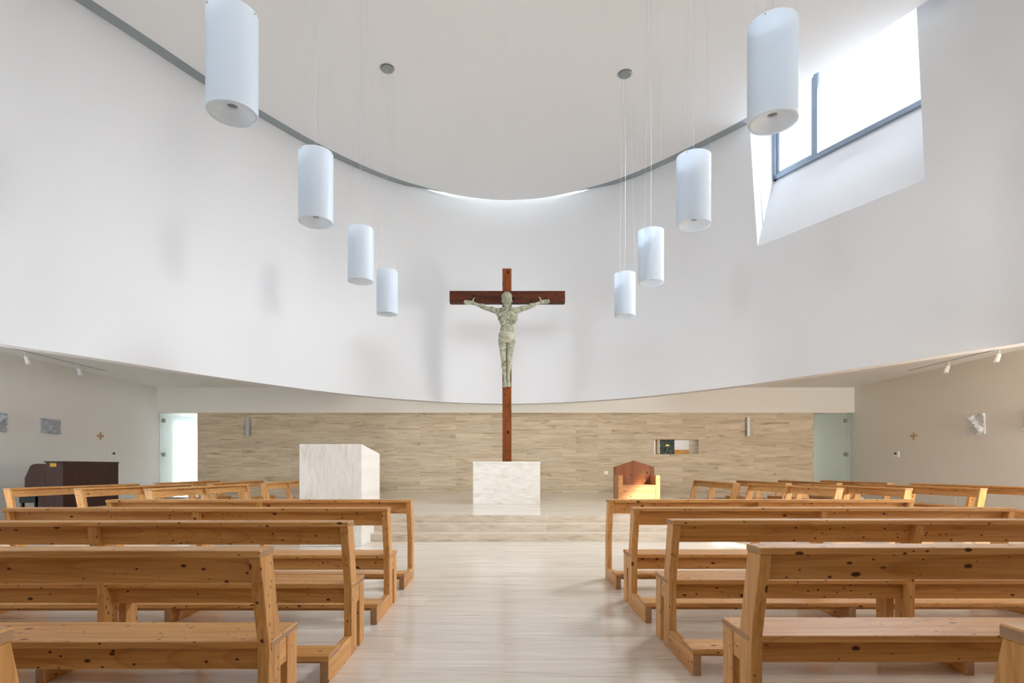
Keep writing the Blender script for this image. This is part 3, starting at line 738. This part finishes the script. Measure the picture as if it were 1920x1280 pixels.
# ------------------------------------------------------------ organ and bench in the left wing
t = thing('organ', 'dark brown organ console with a brass plate by the left wall', 'organ', (-9.18, 12.2, 0))
b = NB(); prism(b, [(0, 0), (-.36, 0), (-.36, 1.30), (0, 1.30)], 0, 1.75, 'y', .004); obj('case', b, laminate, t)
b = NB(); box(b, -.39, .012, -.012, 1.762, 1.30, 1.33, .003); obj('lid', b, laminate, t)
for y in (0.0, 1.72):
    b = NB(); pr = [(-.36, .0), (-.52, 0), (-.52, .62), (-.8, .70), (-.8, .98)] + [(-.8 + .1 * u / 6 , .98 + .22 * u / 6) for u in range(1, 7)] + [(-.68, 1.235), (-.64, 1.26), (-.58, 1.275), (-.36, 1.275)]
    prism(b, pr, y, y + .03, 'y', .002); obj('side_panel', b, laminate, t)
b = NB(); box(b, -.76, -.36, .03, 1.72, .72, .80, .002); obj('keyboard_shelf', b, black_plastic, t)
b = NB(); box(b, -.62, -.36, .03, 1.72, 1.24, 1.272, .002); obj('roof_panel', b, laminate, t)
b = NB(); box(b, -.27, -.14, -.006, 0, 1.215, 1.29, .001); obj('brass_plate', b, brass, t)
t = thing('organ_bench', 'black organ bench beside the dark brown organ', 'bench', (-9.98, 12.0, 0))
b = NB(); box(b, -.16, .18, .25, 1.55, .46, .60, .004); obj('seat', b, black_plastic, t)
for y in (.28, 1.46):
    for x in (-.15, .13):
        b = NB(); box(b, x, x + .04, y, y + .06, 0, .46, .002); obj('leg', b, black_plastic, t)

# ------------------------------------------------------------ small things on the walls
def relief(name, label, x, y, z, wdt, hgt, face, seed, ridge):
    """irregular carved stone tile; face=+1 looks to +X"""
    b = NB(); n = 34; V = []
    cx = []
    for i in range(n):
        for j in range(n):
            u, v = i / (n - 1) - .5, j / (n - 1) - .5
            e = noise.noise(Vector((u * 3 + seed, v * 3, seed))) * .04
            d = .04 + .04 * noise.noise(Vector((u * 6, v * 6, seed * 3))) + .02 * noise.noise(Vector((u * 17, v * 17, seed)))
            q = abs((u * ridge[0] + v * ridge[1]) + ridge[2]); along = -u * ridge[1] + v * ridge[0]
            if abs(along) < .48: d += max(0, .075 * (1 - (q / .14) ** 2)) * (.85 + .13 * math.sin(along * 19 + q * 30))
            du, dv = u * (1 + (e if abs(u) > .3 else 0) * 2), v * (1 + (e if abs(v) > .3 else 0) * 2)
            V.append(b.verts.new((face * d, du * wdt, dv * hgt)))
    for i in range(n - 1):
        for j in range(n - 1): b.faces.new((V[i * n + j], V[(i + 1) * n + j], V[(i + 1) * n + j + 1], V[i * n + j + 1]))
    ed = [e for e in b.edges if e.is_boundary]
    r = bmesh.ops.extrude_edge_only(b, edges=ed)
    for v in r['geom']:
        if isinstance(v, bmesh.types.BMVert): v.co.x = 0
    o = obj(name, b, relief_mat if face < 0 else relief_grey, None, True); o.data.set_sharp_from_angle(angle=.9)
    o.location = (x, y, z); return tag(o, label, 'sculpture', 'carved stone stations on the side walls')
relief('stone_relief', 'pale carved stone relief on the left wall above the organ', XL, 14.45, 2.21, .62, .36, 1, 3.3, (.8, .6, .05))
relief('stone_relief', 'pale carved stone relief on the left wall, cut by the picture edge', XL, 12.95, 2.2, .42, .42, 1, 7.1, (.8, -.6, .0))
relief('stone_relief', 'square pale stone relief with a diagonal figure on the right wall', XR, 14.0, 2.23, .52, .49, -1, 5.2, (.72, -.69, .02))
relief('stone_relief', 'pale stone relief on the right wall, cut by the picture edge', XR, 12.5, 2.23, .42, .45, -1, 9.4, (.7, .7, .0))
def small_cross(x, y, z, face, label):
    b = NB(); d = .015 * face
    for (a, c) in ((.13, .03), (.03, .10)):
        box(b, min(0, d), max(0, d), -a, a, -c * (1 if a > c else 1), c, .002) if a > c else box(b, min(0, d * 1.2), max(0, d * 1.2), -a, a, -c, c, .002)
    o = obj('wall_cross', b, cross_pink); o.location = (x, y, z); tag(o, label, 'cross', 'little equal-armed wall crosses')
small_cross(XL, 16.25, 2.07, 1, 'little pinkish cross on the left side wall')
small_cross(XR, 16.15, 2.07, -1, 'little pinkish cross on the right side wall')
def thermostat(x, y, z, face, label):
    t = thing('thermostat', label, 'thermostat', (x, y, z), group='wall thermostats')
    b = NB(); box(b, min(0, .025 * face), max(0, .025 * face), -.11, .11, -.075, .075, .004); obj('body', b, white_plastic, t)
    b = NB(); box(b, min(.025 * face, .028 * face), max(.025 * face, .028 * face), -.02, .085, .0, .06); obj('screen', b, black_plastic, t)
thermostat(XL, 16.75, 1.57, 1, 'small white thermostat on the left side wall')
thermostat(XR, 16.85, 1.57, -1, 'small white thermostat on the right side wall')
b = NB(); 
for (y0, y1, z0, z1) in ((14.65, 15.25, .25, .262), (14.65, 15.25, .49, .502), (14.65, 14.662, .25, .50), (15.238, 15.25, .25, .50)): box(b, XR - .006, XR, y0, y1, z0, z1)
box(b, XR - .003, XR, 14.66, 15.24, .26, .49)
tag(obj('access_panel', b, wall_warm), 'flat cream access panel low on the right side wall', 'panel')
b = NB(); box(b, 3.22, 3.34, YB - .012, YB, .98, 1.08, .003)
tag(obj('wall_socket', b, white_plastic), 'white square socket plate on the travertine wall left of the chair', 'socket')
b = NB(); box(b, 7.75 * 0 + -.15, .15, -.006, 0, -.012, .012)
def sconce(x, side, label):
    t = thing('wall_sconce', label, 'lamp', (x, YB, 2.21), group='slim metal sconces on the travertine wall')
    b = NB(); box(b, -.045, .045, -.13, -.03, 0, .6, .004); obj('lamp_body', b, alu_light, t)
    b = NB(); box(b, -.032, .032, -.134, -.129, .03, .57); obj('lens_strip', b, steel, t)
    b = NB(); box(b, .02 if side > 0 else -.075, .075 if side > 0 else -.02, -.05, 0, .42, .52, .003); obj('bracket', b, alu_light, t)
sconce(-8.25, 1, 'slim vertical metal sconce at the left end of the travertine wall')
sconce(7.83, -1, 'slim vertical metal sconce at the right end of the travertine wall')
# tracks and spotlights under the soffit
def track(x, y0, y1, label):
    b = NB(); box(b, x - .018, x + .018, y0, y1, SZ - .006, SZ, .0); tag(obj('ceiling_track', b, gap_grey), label, 'track')
track(-10.62, 8.0, 15.6, 'thin recessed lighting track under the left soffit')
track(10.72, 8.0, 15.6, 'thin recessed lighting track under the right soffit')
def spot():
    t = thing('spotlight', 'x', 'lamp', group='white track spotlights')
    b = NB(); box(b, -.02, .02, -.06, .06, -.02, 0, .002); obj('adapter', b, white_plastic, t)
    b = NB(); tube(b, [(0, 0, -.02), (0, 0, -.17)], .009, 8); obj('arm', b, white_plastic, t)
    b = NB(); lathe(b, [(0, -.09), (.045, -.09), (.05, -.08), (.052, .08), (.046, .085), (.04, .07), (0, .06)], 24)
    bmesh.ops.rotate(b, verts=b.verts, cent=(0, 0, 0), matrix=Matrix.Rotation(math.radians(160), 3, 'Y')); bmesh.ops.translate(b, vec=(.05, 0, -.2), verts=b.verts)
    h = obj('lamp_head', b, white_plastic, t, True); h.data.set_sharp_from_angle(angle=.6)
    b = NB(); box(b, .0, .014, -.062, -.05, -.20, -.185); obj('knob', b, black_plastic, h)
    return t
sp = spot()
for i, (x, y, rz, l) in enumerate([(-10.62, 13.0, PI, 'white track spotlight under the left soffit, nearer the picture edge'), (-10.62, 14.6, PI, 'white track spotlight under the left soffit, farther from the picture edge'),
                                   (10.72, 12.7, 0, 'white track spotlight under the right soffit, nearer the picture edge'), (10.72, 14.15, 0, 'white track spotlight under the right soffit, farther from the picture edge')]):
    o = sp if i == 0 else copy_tree(sp)
    o.location = (x, y, SZ - .006); o.rotation_euler = (0, 0, rz + PI); o['label'] = l
